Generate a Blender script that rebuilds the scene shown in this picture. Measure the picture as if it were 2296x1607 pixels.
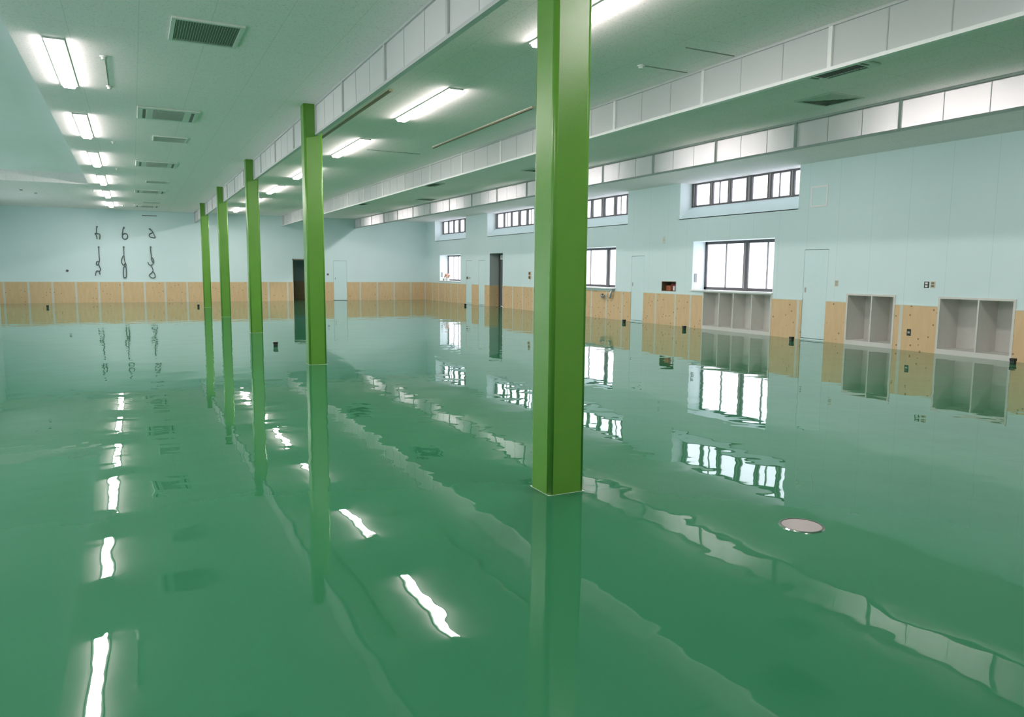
import bpy, bmesh, math, random
from mathutils import Vector, Matrix

# ------------------------------------------------------------------ scene, camera, world, exposure
for o in list(bpy.data.objects):
    bpy.data.objects.remove(o, do_unlink=True)
scene = bpy.context.scene
COL = scene.collection

CAM_F, CAM_YAW, CAM_PITCH, CAM_ROLL, CAM_H = 1673.953, 26.828, 6.65, 0.476, 1.53
cy, cp, cr = (math.radians(v) for v in (CAM_YAW, CAM_PITCH, CAM_ROLL))
fw = Vector((math.sin(cy) * math.cos(cp), math.cos(cy) * math.cos(cp), -math.sin(cp)))
rt = Vector((math.cos(cy), -math.sin(cy), 0))
up = Vector((math.sin(cy) * math.sin(cp), math.cos(cy) * math.sin(cp), math.cos(cp)))
ax = rt * math.cos(cr) + up * math.sin(cr)
ay = up * math.cos(cr) - rt * math.sin(cr)
cam_data = bpy.data.cameras.new('camera')
cam_data.sensor_fit = 'HORIZONTAL'
cam_data.sensor_width = 36.0
cam_data.lens = 36.0 * CAM_F / 2296.0
cam_data.clip_end = 200
cam = bpy.data.objects.new('camera', cam_data)
cam.matrix_world = Matrix(((ax.x, ay.x, -fw.x, 0), (ax.y, ay.y, -fw.y, 0), (ax.z, ay.z, -fw.z, CAM_H), (0, 0, 0, 1)))
COL.objects.link(cam)
scene.camera = cam

world = bpy.data.worlds.new('overcast_sky')
scene.world = world
world.use_nodes = True
bg = world.node_tree.nodes['Background']
bg.inputs['Color'].default_value = (0.80, 0.91, 1.0, 1)
bg.inputs['Strength'].default_value = 8.0

scene.view_settings.view_transform = 'Standard'
scene.view_settings.look = 'None'
scene.view_settings.gamma = 1.0
scene.view_settings.use_curve_mapping = False
scene.view_settings.exposure = 0.0
LAMP_STRENGTH = 72.0
LAMP_COLOR = (1.0, 0.925, 0.90)
scene.cycles.use_denoising = True
scene.cycles.use_adaptive_sampling = False
scene.cycles.max_bounces = 14
scene.cycles.diffuse_bounces = 7
scene.cycles.glossy_bounces = 5
scene.cycles.transmission_bounces = 6
scene.cycles.transparent_max_bounces = 12

# ------------------------------------------------------------------ materials
def new_mat(name):
    m = bpy.data.materials.new(name)
    m.use_nodes = True
    nt = m.node_tree
    b = nt.nodes['Principled BSDF']
    return m, nt, b

def N(nt, kind, **kw):
    n = nt.nodes.new(kind)
    for k, v in kw.items():
        setattr(n, k, v)
    return n

def link(nt, a, b):
    nt.links.new(a, b)

def noise(nt, scale, detail=2.0, vec=None, rough=0.5):
    n = N(nt, 'ShaderNodeTexNoise')
    n.inputs['Scale'].default_value = scale
    n.inputs['Detail'].default_value = detail
    n.inputs['Roughness'].default_value = rough
    if vec is not None:
        link(nt, vec, n.inputs['Vector'])
    return n

def ramp(nt, fac, stops):
    r = N(nt, 'ShaderNodeValToRGB')
    el = r.color_ramp.elements
    while len(el) < len(stops):
        el.new(0.5)
    for e, (p, c) in zip(el, stops):
        e.position = p
        e.color = (*c, 1)
    link(nt, fac, r.inputs['Fac'])
    return r.outputs['Color']

def mixc(nt, fac, a, b, mode='MIX'):
    m = N(nt, 'ShaderNodeMix', data_type='RGBA', blend_type=mode)
    for sock, v in ((m.inputs[0], fac), (m.inputs[6], a), (m.inputs[7], b)):
        if isinstance(v, (int, float)):
            sock.default_value = v
        elif isinstance(v, tuple):
            sock.default_value = (*v, 1)
        else:
            link(nt, v, sock)
    return m.outputs[2]

def math_n(nt, op, a, b=None, c=None):
    m = N(nt, 'ShaderNodeMath', operation=op)
    for i, v in enumerate((a, b, c)):
        if v is None:
            continue
        if isinstance(v, (int, float)):
            m.inputs[i].default_value = v
        else:
            link(nt, v, m.inputs[i])
    return m.outputs[0]

def position(nt):
    g = N(nt, 'ShaderNodeNewGeometry')
    s = N(nt, 'ShaderNodeSeparateXYZ')
    link(nt, g.outputs['Position'], s.inputs[0])
    return g.outputs['Position'], s

def seam(nt, coord, period, offset, half):
    """1 on a thin joint line, else 0"""
    a = math_n(nt, 'ADD', coord, -offset + 1000 * period)
    b = math_n(nt, 'MODULO', a, period)
    c = math_n(nt, 'SUBTRACT', b, period / 2)
    d = math_n(nt, 'ABSOLUTE', c)
    return math_n(nt, 'GREATER_THAN', d, period / 2 - half)

def plain(name, color, rough=0.5, metallic=0.0, vary=0.06, scale=9.0, spec=0.5):
    m, nt, b = new_mat(name)
    pos, _ = position(nt)
    n = noise(nt, scale, 3, pos)
    dark = tuple(c * (1 - vary) for c in color)
    lite = tuple(min(1, c * (1 + vary)) for c in color)
    link(nt, ramp(nt, n.outputs['Fac'], [(0.3, dark), (0.7, lite)]), b.inputs['Base Color'])
    b.inputs['Roughness'].default_value = rough
    b.inputs['Metallic'].default_value = metallic
    b.inputs['Specular IOR Level'].default_value = spec
    return m

M = {}

# glossy self-levelling green floor coating
m, nt, b = new_mat('green_epoxy_floor')
pos, sp = position(nt)
n = noise(nt, 0.55, 3, pos)
link(nt, ramp(nt, n.outputs['Fac'], [(0.3, (0.029, 0.158, 0.075)), (0.7, (0.032, 0.168, 0.081))]), b.inputs['Base Color'])
b.inputs['Roughness'].default_value = 0.0
b.inputs['IOR'].default_value = 1.44
n1 = noise(nt, 1.5, 1.0, pos, 0.4)
n2 = noise(nt, 4.5, 1.0, pos, 0.4)
hsum = math_n(nt, 'ADD', n1.outputs['Fac'], math_n(nt, 'MULTIPLY', n2.outputs['Fac'], 0.30))
bp = N(nt, 'ShaderNodeBump')
bp.inputs['Strength'].default_value = 1.0
bp.inputs['Distance'].default_value = 0.0034
link(nt, hsum, bp.inputs['Height'])
link(nt, bp.outputs['Normal'], b.inputs['Normal'])
M['floor'] = m

# mineral-fibre ceiling board: pale, finely pitted, faint joints
m, nt, b = new_mat('pitted_ceiling_board')
pos, sp = position(nt)
n = noise(nt, 42, 3, pos, 0.7)
pits = ramp(nt, n.outputs['Fac'], [(0.36, (0.78, 0.71, 0.72)), (0.43, (0.965, 0.88, 0.895))])
s1 = seam(nt, sp.outputs['X'], 0.68, 0.172, 0.0035)
s2 = seam(nt, sp.outputs['Y'], 1.36, 8.1, 0.0035)
s = math_n(nt, 'MAXIMUM', s1, s2)
link(nt, mixc(nt, math_n(nt, 'MULTIPLY', s, 0.22), pits, (0.30, 0.32, 0.30)), b.inputs['Base Color'])
b.inputs['Roughness'].default_value = 0.9
b.inputs['Specular IOR Level'].default_value = 0.2
M['ceiling'] = m
M['ceiling_smooth'] = plain('smooth_ceiling_board', (0.86, 0.88, 0.88), 0.8, vary=0.01, scale=2)

# painted wall boards
def wall_mat(name, axis, period, offset):
    m, nt, b = new_mat(name)
    pos, sp = position(nt)
    n = noise(nt, 1.2, 2, pos)
    c = ramp(nt, n.outputs['Fac'], [(0.3, (0.690, 0.825, 0.850)), (0.7, (0.705, 0.840, 0.865))])
    if axis:
        s = seam(nt, sp.outputs[axis], period, offset, 0.004)
        c = mixc(nt, math_n(nt, 'MULTIPLY', s, 0.35), c, (0.38, 0.52, 0.52))
    link(nt, c, b.inputs['Base Color'])
    b.inputs['Roughness'].default_value = 0.7
    b.inputs['Specular IOR Level'].default_value = 0.3
    return m
M['wall_r'] = wall_mat('aqua_wall_board_joints', 'Y', 0.8485, 11.72)
M['wall'] = wall_mat('aqua_wall_paint', None, 0, 0)
M['reveal'] = plain('pale_window_reveal', (0.86, 0.92, 0.94), 0.7, vary=0.01)
M['grey_and_shade'] = plain('grey_and_jamb_shade', (0.42, 0.47, 0.46), 0.7, vary=0.02)  # doorway jamb darkened for its shade; plain grey on handles and keys

# knotty softwood ply
m, nt, b = new_mat('knotty_ply')
pos, sp = position(nt)
mp = N(nt, 'ShaderNodeMapping')
mp.inputs['Scale'].default_value = (1, 1, 0.25)
link(nt, pos, mp.inputs['Vector'])
g = noise(nt, 9, 4, mp.outputs['Vector'])
base = ramp(nt, g.outputs['Fac'], [(0.3, (0.68, 0.465, 0.255)), (0.7, (0.74, 0.525, 0.305))])
v = N(nt, 'ShaderNodeTexVoronoi')
v.inputs['Scale'].default_value = 7.5
link(nt, pos, v.inputs['Vector'])
sepc = N(nt, 'ShaderNodeSeparateColor')
link(nt, v.outputs['Color'], sepc.inputs[0])
thr = math_n(nt, 'MULTIPLY', sepc.outputs['Red'], 0.17)
knot = math_n(nt, 'LESS_THAN', v.outputs['Distance'], thr)
link(nt, mixc(nt, math_n(nt, 'MULTIPLY', knot, 0.75), base, (0.22, 0.10, 0.04)), b.inputs['Base Color'])
b.inputs['Roughness'].default_value = 0.55
M['wood'] = m
M['strip'] = plain('pale_batten', (0.66, 0.64, 0.56), 0.6, vary=0.03)
M['toprail'] = plain('pale_trim', (0.66, 0.72, 0.66), 0.6, vary=0.02)

# glossy green column paint with orange-peel
m, nt, b = new_mat('green_steel_paint')
pos, sp = position(nt)
n = noise(nt, 3, 2, pos)
link(nt, ramp(nt, n.outputs['Fac'], [(0.3, (0.112, 0.292, 0.031)), (0.7, (0.121, 0.310, 0.035))]), b.inputs['Base Color'])
b.inputs['Roughness'].default_value = 0.24
b.inputs['IOR'].default_value = 1.55
n = noise(nt, 220, 2, pos)
bp = N(nt, 'ShaderNodeBump')
bp.inputs['Strength'].default_value = 0.35
bp.inputs['Distance'].default_value = 0.002
link(nt, n.outputs['Fac'], bp.inputs['Height'])
link(nt, bp.outputs['Normal'], b.inputs['Normal'])
M['green'] = m

# translucent white sheet of the hanging screens
def translucent(name, color, share):
    m = bpy.data.materials.new(name)
    m.use_nodes = True
    nt = m.node_tree
    nt.nodes.remove(nt.nodes['Principled BSDF'])
    out = nt.nodes['Material Output']
    pos, _ = position(nt)
    n = noise(nt, 2.0, 2, pos)
    c = ramp(nt, n.outputs['Fac'], [(0.3, tuple(x * 0.985 for x in color)), (0.7, color)])
    d = N(nt, 'ShaderNodeBsdfDiffuse')
    t = N(nt, 'ShaderNodeBsdfTranslucent')
    mx = N(nt, 'ShaderNodeMixShader')
    mx.inputs[0].default_value = share
    link(nt, c, d.inputs['Color'])
    link(nt, c, t.inputs['Color'])
    link(nt, d.outputs[0], mx.inputs[1])
    link(nt, t.outputs[0], mx.inputs[2])
    link(nt, mx.outputs[0], out.inputs['Surface'])
    return m
M['sheet'] = translucent('white_translucent_sheet', (0.80, 0.79, 0.80), 0.28)
M['sheet_clear'] = translucent('white_clearer_sheet', (0.86, 0.85, 0.86), 0.56)
M['sheet_seam'] = translucent('sheet_joint', (0.72, 0.72, 0.72), 0.48)

# frosted pane
m = bpy.data.materials.new('frosted_pane')
m.use_nodes = True
nt = m.node_tree
nt.nodes.remove(nt.nodes['Principled BSDF'])
out = nt.nodes['Material Output']
tr = N(nt, 'ShaderNodeBsdfTransparent')
tl = N(nt, 'ShaderNodeBsdfTranslucent')
gl = N(nt, 'ShaderNodeBsdfGlossy')
gl.inputs['Roughness'].default_value = 0.05
pos, _ = position(nt)
n = noise(nt, 1.5, 1, pos)
link(nt, ramp(nt, n.outputs['Fac'], [(0.3, (0.72, 0.70, 0.71)), (0.7, (0.75, 0.73, 0.74))]), tr.inputs['Color'])
tl.inputs['Color'].default_value = (0.82, 0.80, 0.81, 1)
m1 = N(nt, 'ShaderNodeMixShader'); m1.inputs[0].default_value = 0.5
m2 = N(nt, 'ShaderNodeMixShader'); m2.inputs[0].default_value = 0.04
link(nt, tr.outputs[0], m1.inputs[1]); link(nt, tl.outputs[0], m1.inputs[2])
link(nt, m1.outputs[0], m2.inputs[1]); link(nt, gl.outputs[0], m2.inputs[2])
link(nt, m2.outputs[0], out.inputs['Surface'])
M['pane'] = m

# lamp diffuser
m = bpy.data.materials.new('lit_lamp_diffuser')
m.use_nodes = True
nt = m.node_tree
nt.nodes.remove(nt.nodes['Principled BSDF'])
em = N(nt, 'ShaderNodeEmission')
em.inputs['Color'].default_value = (*LAMP_COLOR, 1)
em.inputs['Strength'].default_value = LAMP_STRENGTH
link(nt, em.outputs[0], nt.nodes['Material Output'].inputs['Surface'])
M['lamp'] = m
def lamp_copy(name, strength):
    c_ = M['lamp'].copy(); c_.name = name
    [n_ for n_ in c_.node_tree.nodes if n_.type == 'EMISSION'][0].inputs['Strength'].default_value = strength
    return c_
M['lamp_bevel'] = lamp_copy('lit_lamp_shoulder', LAMP_STRENGTH * 1.45)
M['lamp_side'] = lamp_copy('lit_lamp_flank', LAMP_STRENGTH * 0.14)
M['lamp_end'] = lamp_copy('lit_lamp_end', LAMP_STRENGTH * 0.05)
M['lamp_d'] = lamp_copy('lit_lamp_dimmer', LAMP_STRENGTH * 0.50)
M['lamp_d_bevel'] = lamp_copy('lit_lamp_dimmer_shoulder', LAMP_STRENGTH * 2.0)
M['lamp_d_side'] = lamp_copy('lit_lamp_dimmer_flank', LAMP_STRENGTH * 2.2)

M['white'] = plain('white_enamel', (0.78, 0.78, 0.76), 0.45, vary=0.02)
M['rail'] = plain('silver_rail', (0.60, 0.59, 0.60), 0.45, vary=0.03)
M['rail_white'] = plain('white_rail', (0.90, 0.88, 0.88), 0.45, vary=0.02)
M['alu_dark'] = plain('dark_grey_aluminium', (0.10, 0.092, 0.098), 0.4, vary=0.05)
M['alu_light'] = plain('grey_aluminium', (0.33, 0.31, 0.32), 0.4, vary=0.04)
M['slat_dark'] = plain('dark_grille', (0.17, 0.185, 0.17), 0.7, vary=0.05)
M['vent_back'] = plain('grey_vent_back', (0.27, 0.29, 0.26), 0.7, vary=0.03)
M['slat'] = plain('pale_grille', (0.60, 0.62, 0.58), 0.6, vary=0.04)
M['ac'] = plain('pale_plastic', (0.70, 0.72, 0.68), 0.5, vary=0.02)
M['vent_facet'] = plain('grey_green_vent', (0.58, 0.60, 0.56), 0.6, vary=0.03)
M['cabinet'] = plain('grey_melamine', (0.69, 0.67, 0.635), 0.5, vary=0.02)
M['cabinet_edge'] = plain('pale_grey_edge', (0.68, 0.66, 0.62), 0.5, vary=0.02)
M['sill'] = plain('white_sill', (0.86, 0.86, 0.88), 0.35, vary=0.01)
M['dark'] = plain('black_plastic', (0.012, 0.014, 0.013), 0.45, vary=0.1)
M['dark_green'] = plain('dark_floor_box', (0.012, 0.03, 0.02), 0.4, vary=0.1)
M['dark_leaf'] = plain('dark_green_grey_door', (0.12, 0.145, 0.135), 0.5, vary=0.03)
M['beige'] = plain('beige_plate', (0.62, 0.53, 0.38), 0.5, vary=0.03)
M['gap'] = plain('shadow_gap', (0.16, 0.24, 0.24), 0.8, vary=0.03)
M['door'] = plain('aqua_door_leaf', (0.68, 0.83, 0.85), 0.55, vary=0.01)
M['brown_rail'] = plain('brown_curtain_rail', (0.25, 0.19, 0.13), 0.5, vary=0.05)
M['steel'] = plain('brushed_steel', (0.46, 0.48, 0.49), 0.35, metallic=0.8, vary=0.04)
M['rope'] = plain('dark_rope', (0.11, 0.13, 0.125), 0.7, vary=0.2, scale=60)
M['disc'] = plain('grey_floor_plate', (0.35, 0.31, 0.30), 0.55, vary=0.03)
M['disc_rim'] = plain('steel_ring', (0.50, 0.53, 0.50), 0.12, metallic=1.0, vary=0.02)
M['brown'] = plain('dark_brown_board', (0.13, 0.085, 0.05), 0.6, vary=0.1)
M['orange'] = plain('orange_brown_card', (0.40, 0.12, 0.05), 0.6, vary=0.1)
M['red'] = plain('dark_red_card', (0.22, 0.03, 0.03), 0.6, vary=0.1)
M['pink'] = plain('pink_orange_petals', (0.72, 0.43, 0.32), 0.6, vary=0.3, scale=40)
M['olive'] = plain('olive_leaves', (0.20, 0.19, 0.12), 0.6, vary=0.3, scale=40)
M['lintel'] = plain('brown_grey_lintel', (0.25, 0.22, 0.18), 0.6, vary=0.04)
M['concrete'] = plain('outside_paving', (0.55, 0.55, 0.54), 0.9, vary=0.05)

# ------------------------------------------------------------------ mesh helpers
class MB:
    def __init__(self):
        self.v, self.f, self.mi, self.sm = [], [], [], []
    def face(self, pts, m=0, smooth=False):
        i = len(self.v)
        self.v += [tuple(p) for p in pts]
        self.f.append(tuple(range(i, i + len(pts))))
        self.mi.append(m); self.sm.append(smooth)
    def box(self, x0, x1, y0, y1, z0, z1, m=0):
        x0, x1 = min(x0, x1), max(x0, x1); y0, y1 = min(y0, y1), max(y0, y1); z0, z1 = min(z0, z1), max(z0, z1)
        i = len(self.v)
        self.v += [(x0, y0, z0), (x1, y0, z0), (x1, y1, z0), (x0, y1, z0), (x0, y0, z1), (x1, y0, z1), (x1, y1, z1), (x0, y1, z1)]
        for q in ((0, 3, 2, 1), (4, 5, 6, 7), (0, 1, 5, 4), (1, 2, 6, 5), (2, 3, 7, 6), (3, 0, 4, 7)):
            self.f.append(tuple(i + k for k in q)); self.mi.append(m); self.sm.append(False)
        return self
    def prism(self, prof, axis, a0, a1, m=0, smooth=False, caps=True, capm=None):
        """closed profile (list of 2-D points) extruded along an axis"""
        n = len(prof)
        def P(p, a):
            return {'y': (p[0], a, p[1]), 'x': (a, p[0], p[1]), 'z': (p[0], p[1], a)}[axis]
        i = len(self.v)
        self.v += [P(p, a0) for p in prof] + [P(p, a1) for p in prof]
        for k in range(n):
            q = (k + 1) % n
            self.f.append((i + k, i + q, i + n + q, i + n + k)); self.mi.append(m); self.sm.append(smooth)
        if caps:
            cm = m if capm is None else capm
            self.f.append(tuple(i + k for k in range(n))[::-1]); self.mi.append(cm); self.sm.append(False)
            self.f.append(tuple(i + n + k for k in range(n))); self.mi.append(cm); self.sm.append(False)
        return self
    def tube(self, pts, r, m=0, seg=8):
        pts = [Vector(p) for p in pts]
        rings = []
        for k, p in enumerate(pts):
            d = (pts[min(k + 1, len(pts) - 1)] - pts[max(k - 1, 0)])
            if d.length < 1e-9:
                d = Vector((0, 0, 1))
            d.normalize()
            a = d.cross(Vector((0, 1, 0)))
            if a.length < 0.05:
                a = d.cross(Vector((1, 0, 0)))
            a.normalize(); c = d.cross(a)
            i = len(self.v)
            self.v += [tuple(p + (a * math.cos(2 * math.pi * s / seg) + c * math.sin(2 * math.pi * s / seg)) * r) for s in range(seg)]
            rings.append(i)
        for a_, b_ in zip(rings, rings[1:]):
            for s in range(seg):
                t = (s + 1) % seg
                self.f.append((a_ + s, a_ + t, b_ + t, b_ + s)); self.mi.append(m); self.sm.append(True)
        self.f.append(tuple(rings[0] + s for s in range(seg))[::-1]); self.mi.append(m); self.sm.append(False)
        self.f.append(tuple(rings[-1] + s for s in range(seg))); self.mi.append(m); self.sm.append(False)
        return self
    def cyl(self, c, r, h, m=0, seg=32, axis='z', r2=None):
        """lathe cylinder / cone: base centre c, height h along axis"""
        r2 = r if r2 is None else r2
        i = len(self.v)
        for rr, hh in ((r, 0), (r2, h)):
            for s in range(seg):
                a = 2 * math.pi * s / seg
                u, w = rr * math.cos(a), rr * math.sin(a)
                self.v.append({'z': (c[0] + u, c[1] + w, c[2] + hh), 'x': (c[0] + hh, c[1] + u, c[2] + w), 'y': (c[0] + u, c[1] + hh, c[2] + w)}[axis])
        for s in range(seg):
            t = (s + 1) % seg
            self.f.append((i + s, i + t, i + seg + t, i + seg + s)); self.mi.append(m); self.sm.append(True)
        self.f.append(tuple(i + s for s in range(seg))[::-1]); self.mi.append(m); self.sm.append(False)
        self.f.append(tuple(i + seg + s for s in range(seg))); self.mi.append(m); self.sm.append(False)
        return self
    def ball(self, c, r, m=0, seg=10, rings=6, squash=1.0):
        i = len(self.v)
        for a in range(1, rings):
            th = math.pi * a / rings
            for s in range(seg):
                ph = 2 * math.pi * s / seg
                self.v.append((c[0] + r * math.sin(th) * math.cos(ph), c[1] + r * math.sin(th) * math.sin(ph), c[2] + r * squash * math.cos(th)))
        t, bo = len(self.v), len(self.v) + 1
        self.v += [(c[0], c[1], c[2] + r * squash), (c[0], c[1], c[2] - r * squash)]
        for s in range(seg):
            q = (s + 1) % seg
            self.f.append((t, i + s, i + q)); self.mi.append(m); self.sm.append(True)
            for a in range(rings - 2):
                self.f.append((i + a * seg + s, i + (a + 1) * seg + s, i + (a + 1) * seg + q, i + a * seg + q)); self.mi.append(m); self.sm.append(True)
            self.f.append((bo, i + (rings - 2) * seg + q, i + (rings - 2) * seg + s)); self.mi.append(m); self.sm.append(True)
        return self
    def build(self, name, mats, parent=None, origin=None, bevel=0.0):
        base = Vector(parent_loc(parent)) if parent is not None else Vector(origin or (0, 0, 0))
        me = bpy.data.meshes.new(name)
        me.from_pydata([tuple(Vector(p) - base) for p in self.v], [], self.f)
        if not isinstance(mats, (list, tuple)):
            mats = [mats]
        for mm in mats:
            me.materials.append(mm)
        for p, mi, s in zip(me.polygons, self.mi, self.sm):
            p.material_index = mi
            p.use_smooth = s
        bm = bmesh.new(); bm.from_mesh(me)
        bmesh.ops.recalc_face_normals(bm, faces=bm.faces)
        bm.to_mesh(me); bm.free()
        o = bpy.data.objects.new(name, me)
        COL.objects.link(o)
        if parent is not None:
            o.parent = parent
        else:
            o.location = base
        if bevel:
            bv = o.modifiers.new('edge', 'BEVEL')
            bv.width = bevel; bv.segments = 2; bv.limit_method = 'ANGLE'
        return o

def parent_loc(o):
    v = Vector(o.location)
    return v + parent_loc(o.parent) if o.parent else v

def tag(o, label=None, cat=None, group=None, kind=None):
    if label: o['label'] = label
    if cat: o['category'] = cat
    if group: o['group'] = group
    if kind: o['kind'] = kind
    return o

def thing(name, loc, label, cat, group=None, kind=None):
    o = bpy.data.objects.new(name, None)
    o.empty_display_size = 0.1
    COL.objects.link(o)
    o.location = loc
    return tag(o, label, cat, group, kind)

def copy_tree(o, loc=None, label=None, parent=None):
    c = o.copy()
    COL.objects.link(c)
    if parent is not None:
        c.parent = parent
    if loc is not None:
        c.location = loc
    if label:
        c['label'] = label
    for ch in list(o.children):
        copy_tree(ch, parent=c)
    return c

def struct(o, label, cat):
    return tag(o, label, cat, kind='structure')

# ------------------------------------------------------------------ dimensions of the hall
XL, XR, YF, YB, ZC = -5.06, 14.0, -3.6, 37.91, 4.10
ZD = 4.055                       # ceiling of the window-side bay
X1, X2, X3 = 2.65, 6.55, 10.15   # the three lines of hanging screens
ZS = 3.628                       # underside of the screens
T = 0.5                          # wall thickness

# floor
mb = MB().box(XL - T, XR + T, YF - T, YB + 3.2, -0.2, 0.0)
struct(mb.build('floor', M['floor']), 'mirror-glossy green coated floor reflecting the whole hall', 'floor')

# ceiling with raised pocket along the left side
PX, PY, PZ = -1.10, 27.0, 4.41
mb = MB()
mb.box(PX, X3 + 0.03, YF, YB, ZC, ZC + 0.5, 0)
mb.box(XL, PX, PY, YB, ZC, ZC + 0.5, 0)
mb.box(X3 + 0.03, XR + 0.5, YF, YB, ZD, ZC + 0.5, 0)
mb.box(XL - 0.5, PX, YF, PY, PZ, ZC + 0.5, 1)
struct(mb.build('ceiling', [M['ceiling'], M['ceiling_smooth']]), 'pale pitted ceiling with a raised smooth pocket along its left side', 'ceiling')

# walls built from cells so that openings are real
def wall_cells(ymin, ymax, zmin, zmax, holes, emit):
    ys = sorted({ymin, ymax, *[h[0] for h in holes], *[h[1] for h in holes]})
    zs = sorted({zmin, zmax, *[h[2] for h in holes], *[h[3] for h in holes]})
    for a, b_ in zip(ys, ys[1:]):
        run = None
        for c, d in zip(zs, zs[1:]):
            my, mz = (a + b_) / 2, (c + d) / 2
            solid = not any(h[0] < my < h[1] and h[2] < mz < h[3] for h in holes)
            if solid:
                run = [run[0], d] if run else [c, d]
            if (not solid or d == zs[-1]) and run:
                emit(a, b_, run[0], run[1]); run = None

UPPER = [(12.86, 17.17), (19.67, 23.97), (25.90, 30.21), (32.58, 36.62)]
LOWER = [(13.54, 16.54, 1.06, 2.41), (20.28, 23.28, 1.02, 2.37), (33.22, 35.94, 1.03, 2.33)]
FLUSH = [(11.93, 12.61, 2.09), (18.75, 19.40, 2.04), (30.43, 31.10, 2.02), (31.86, 32.54, 2.02)]
DOORC = (28.62, 29.94, 2.31)
CABS = [(13.56, 16.03, 1.02), (10.22, 11.36, 1.09), (7.85, 9.25, 1.09)]
NICHE = (17.22, 17.87, 0.995, 1.275)
ZU = 3.05
holes = [(a, b_, ZU, ZD + 0.1) for a, b_ in UPPER] + list(LOWER) + [(a, b_, 0, z) for a, b_, z in FLUSH]
holes += [(DOORC[0], DOORC[1], 0, DOORC[2])] + [(a, b_, 0, z) for a, b_, z in CABS] + [NICHE]
mb = MB()
wall_cells(YF - T, YB + 0.3, 0, ZD + 0.1, holes, lambda a, b_, c, d: mb.box(XR, XR + T, a, b_, c, d))
struct(mb.build('wall_right', M['wall_r']), 'pale aqua right wall with two rows of windows and built-in shelves', 'wall')

# back wall with the dark doorway and a flush door
BDOOR = (7.02, 7.92, 2.06)
BFLUSH = (9.03, 9.72, 2.0)
mb = MB()
wall_cells(XL - T, XR + T, 0, ZC + 0.1, [(BDOOR[0], BDOOR[1], 0, BDOOR[2]), (BFLUSH[0], BFLUSH[1], 0, BFLUSH[2])],
           lambda a, b_, c, d: mb.box(a, b_, YB, YB + 0.25, c, d))
struct(mb.build('wall_back', M['wall']), 'pale aqua far end wall with dark looped ornaments', 'wall')
# dim passage behind the doorway
mb = MB()
mb.box(6.2, 6.3, YB + 0.25, YB + 3.1, 0, 2.6); mb.box(8.9, 9.0, YB + 0.25, YB + 3.1, 0, 2.6)
mb.box(6.2, 9.0, YB + 3.0, YB + 3.1, 0, 2.6, 0); mb.box(6.2, 9.0, YB + 0.25, YB + 3.1, 2.5, 2.6)
mb.box(6.3, 8.9, YB + 2.96, YB + 3.0, 0, 0.915, 1)
struct(mb.build('wall_passage', [M['wall'], M['wood']]), 'dim passage walls seen through the dark doorway', 'wall')

# left and front walls (out of frame, they close the hall) with daylight windows on the left
lw = [(2.2 + 7.0 * k, 6.2 + 7.0 * k, 0.15, 2.35) for k in range(5)]
mb = MB()
wall_cells(YF - T, YB + 0.3, 0, PZ + 0.1, lw, lambda a, b_, c, d: mb.box(XL - T, XL, a, b_, c, d))
struct(mb.build('wall_left', M['wall']), 'pale aqua left wall outside the picture', 'wall')
mb = MB().box(XL - T, XR + T, YF - T, YF, 0, PZ + 0.1)
struct(mb.build('wall_front', M['wall']), 'pale aqua wall behind the viewer', 'wall')

# ground outside
mb = MB().box(XR + T + 0.7, XR + 40, YF - 20, YB + 30, -0.4, -0.25)
struct(mb.build('ground', M['concrete']), 'pale paving outside the right-hand windows', 'paving')

mb = MB().box(XL - 40, XL - T - 0.6, YF - 20, YB + 30, -0.4, -0.25)  # unseen ground added to cut upward daylight through the left windows
struct(mb.build('ground', M['concrete']), 'unseen pale ground added outside the left wall', 'paving')

# ------------------------------------------------------------------ windows of the right wall
def frame_rect(mb, x, y0, y1, z0, z1, w=0.05, d=0.07, m=0):
    mb.box(x, x + d, y0, y0 + w, z0, z1, m); mb.box(x, x + d, y1 - w, y1, z0, z1, m)
    mb.box(x, x + d, y0, y1, z0, z0 + w, m); mb.box(x, x + d, y0, y1, z1 - w, z1, m)

WN = 0
def upper_window(y0, y1, bars, thin, label):
    """high window in a splayed recess: sloping sill, jambs, dark frame, mullions, panes"""
    global WN
    WN += 1
    xf, zf = XR + 0.42, 3.39
    root = thing('window_%d' % WN, (XR, (y0 + y1) / 2, ZU), label, 'window', kind='structure')
    mb = MB()
    mb.prism([(XR, ZU), (xf + 0.08, zf + (zf - ZU) / 0.42 * 0.08), (xf + 0.08, ZU - 0.02), (XR, ZU - 0.02)], 'y', y0, y1)
    mb.build('sloping_sill', M['wall'], root)
    mb = MB()
    mb.box(XR + 0.002, XR + T, y1 - 0.012, y1, ZU, ZD, 0); mb.box(XR + 0.002, XR + T, y0, y0 + 0.012, ZU, ZD, 0)
    mb.build('window_reveal', M['reveal'], root)
    mb = MB(); frame_rect(mb, xf, y0 + 0.012, y1 - 0.012, zf, ZD - 0.001, 0.045, 0.07)
    mb.build('window_frame', M['alu_dark'], root)
    edges = [y0 + 0.05]
    for (y, w) in sorted(bars):
        mb = MB(); mb.box(xf - 0.01, xf + 0.06, y - w / 2, y + w / 2, zf + 0.03, ZD - 0.03)
        mb.box(xf - 0.014, xf + 0.0, y - w / 7, y + w / 7, zf + 0.03, ZD - 0.03, 1)
        mb.build('mullion', [M['alu_dark'], M['alu_light']], root)
    for y in thin:
        MB().box(xf + 0.02, xf + 0.05, y - 0.02, y + 0.02, zf + 0.03, ZD - 0.03).build('glazing_bar', M['alu_light'], root)
    cuts = [y0 + 0.04] + [y for y, w in sorted(bars)] + [y1 - 0.04]
    for a, b_ in zip(cuts, cuts[1:]):
        MB().box(xf + 0.035, xf + 0.041, a, b_, zf + 0.03, ZD - 0.03).build('pane', M['pane'], root)
    return root

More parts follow.
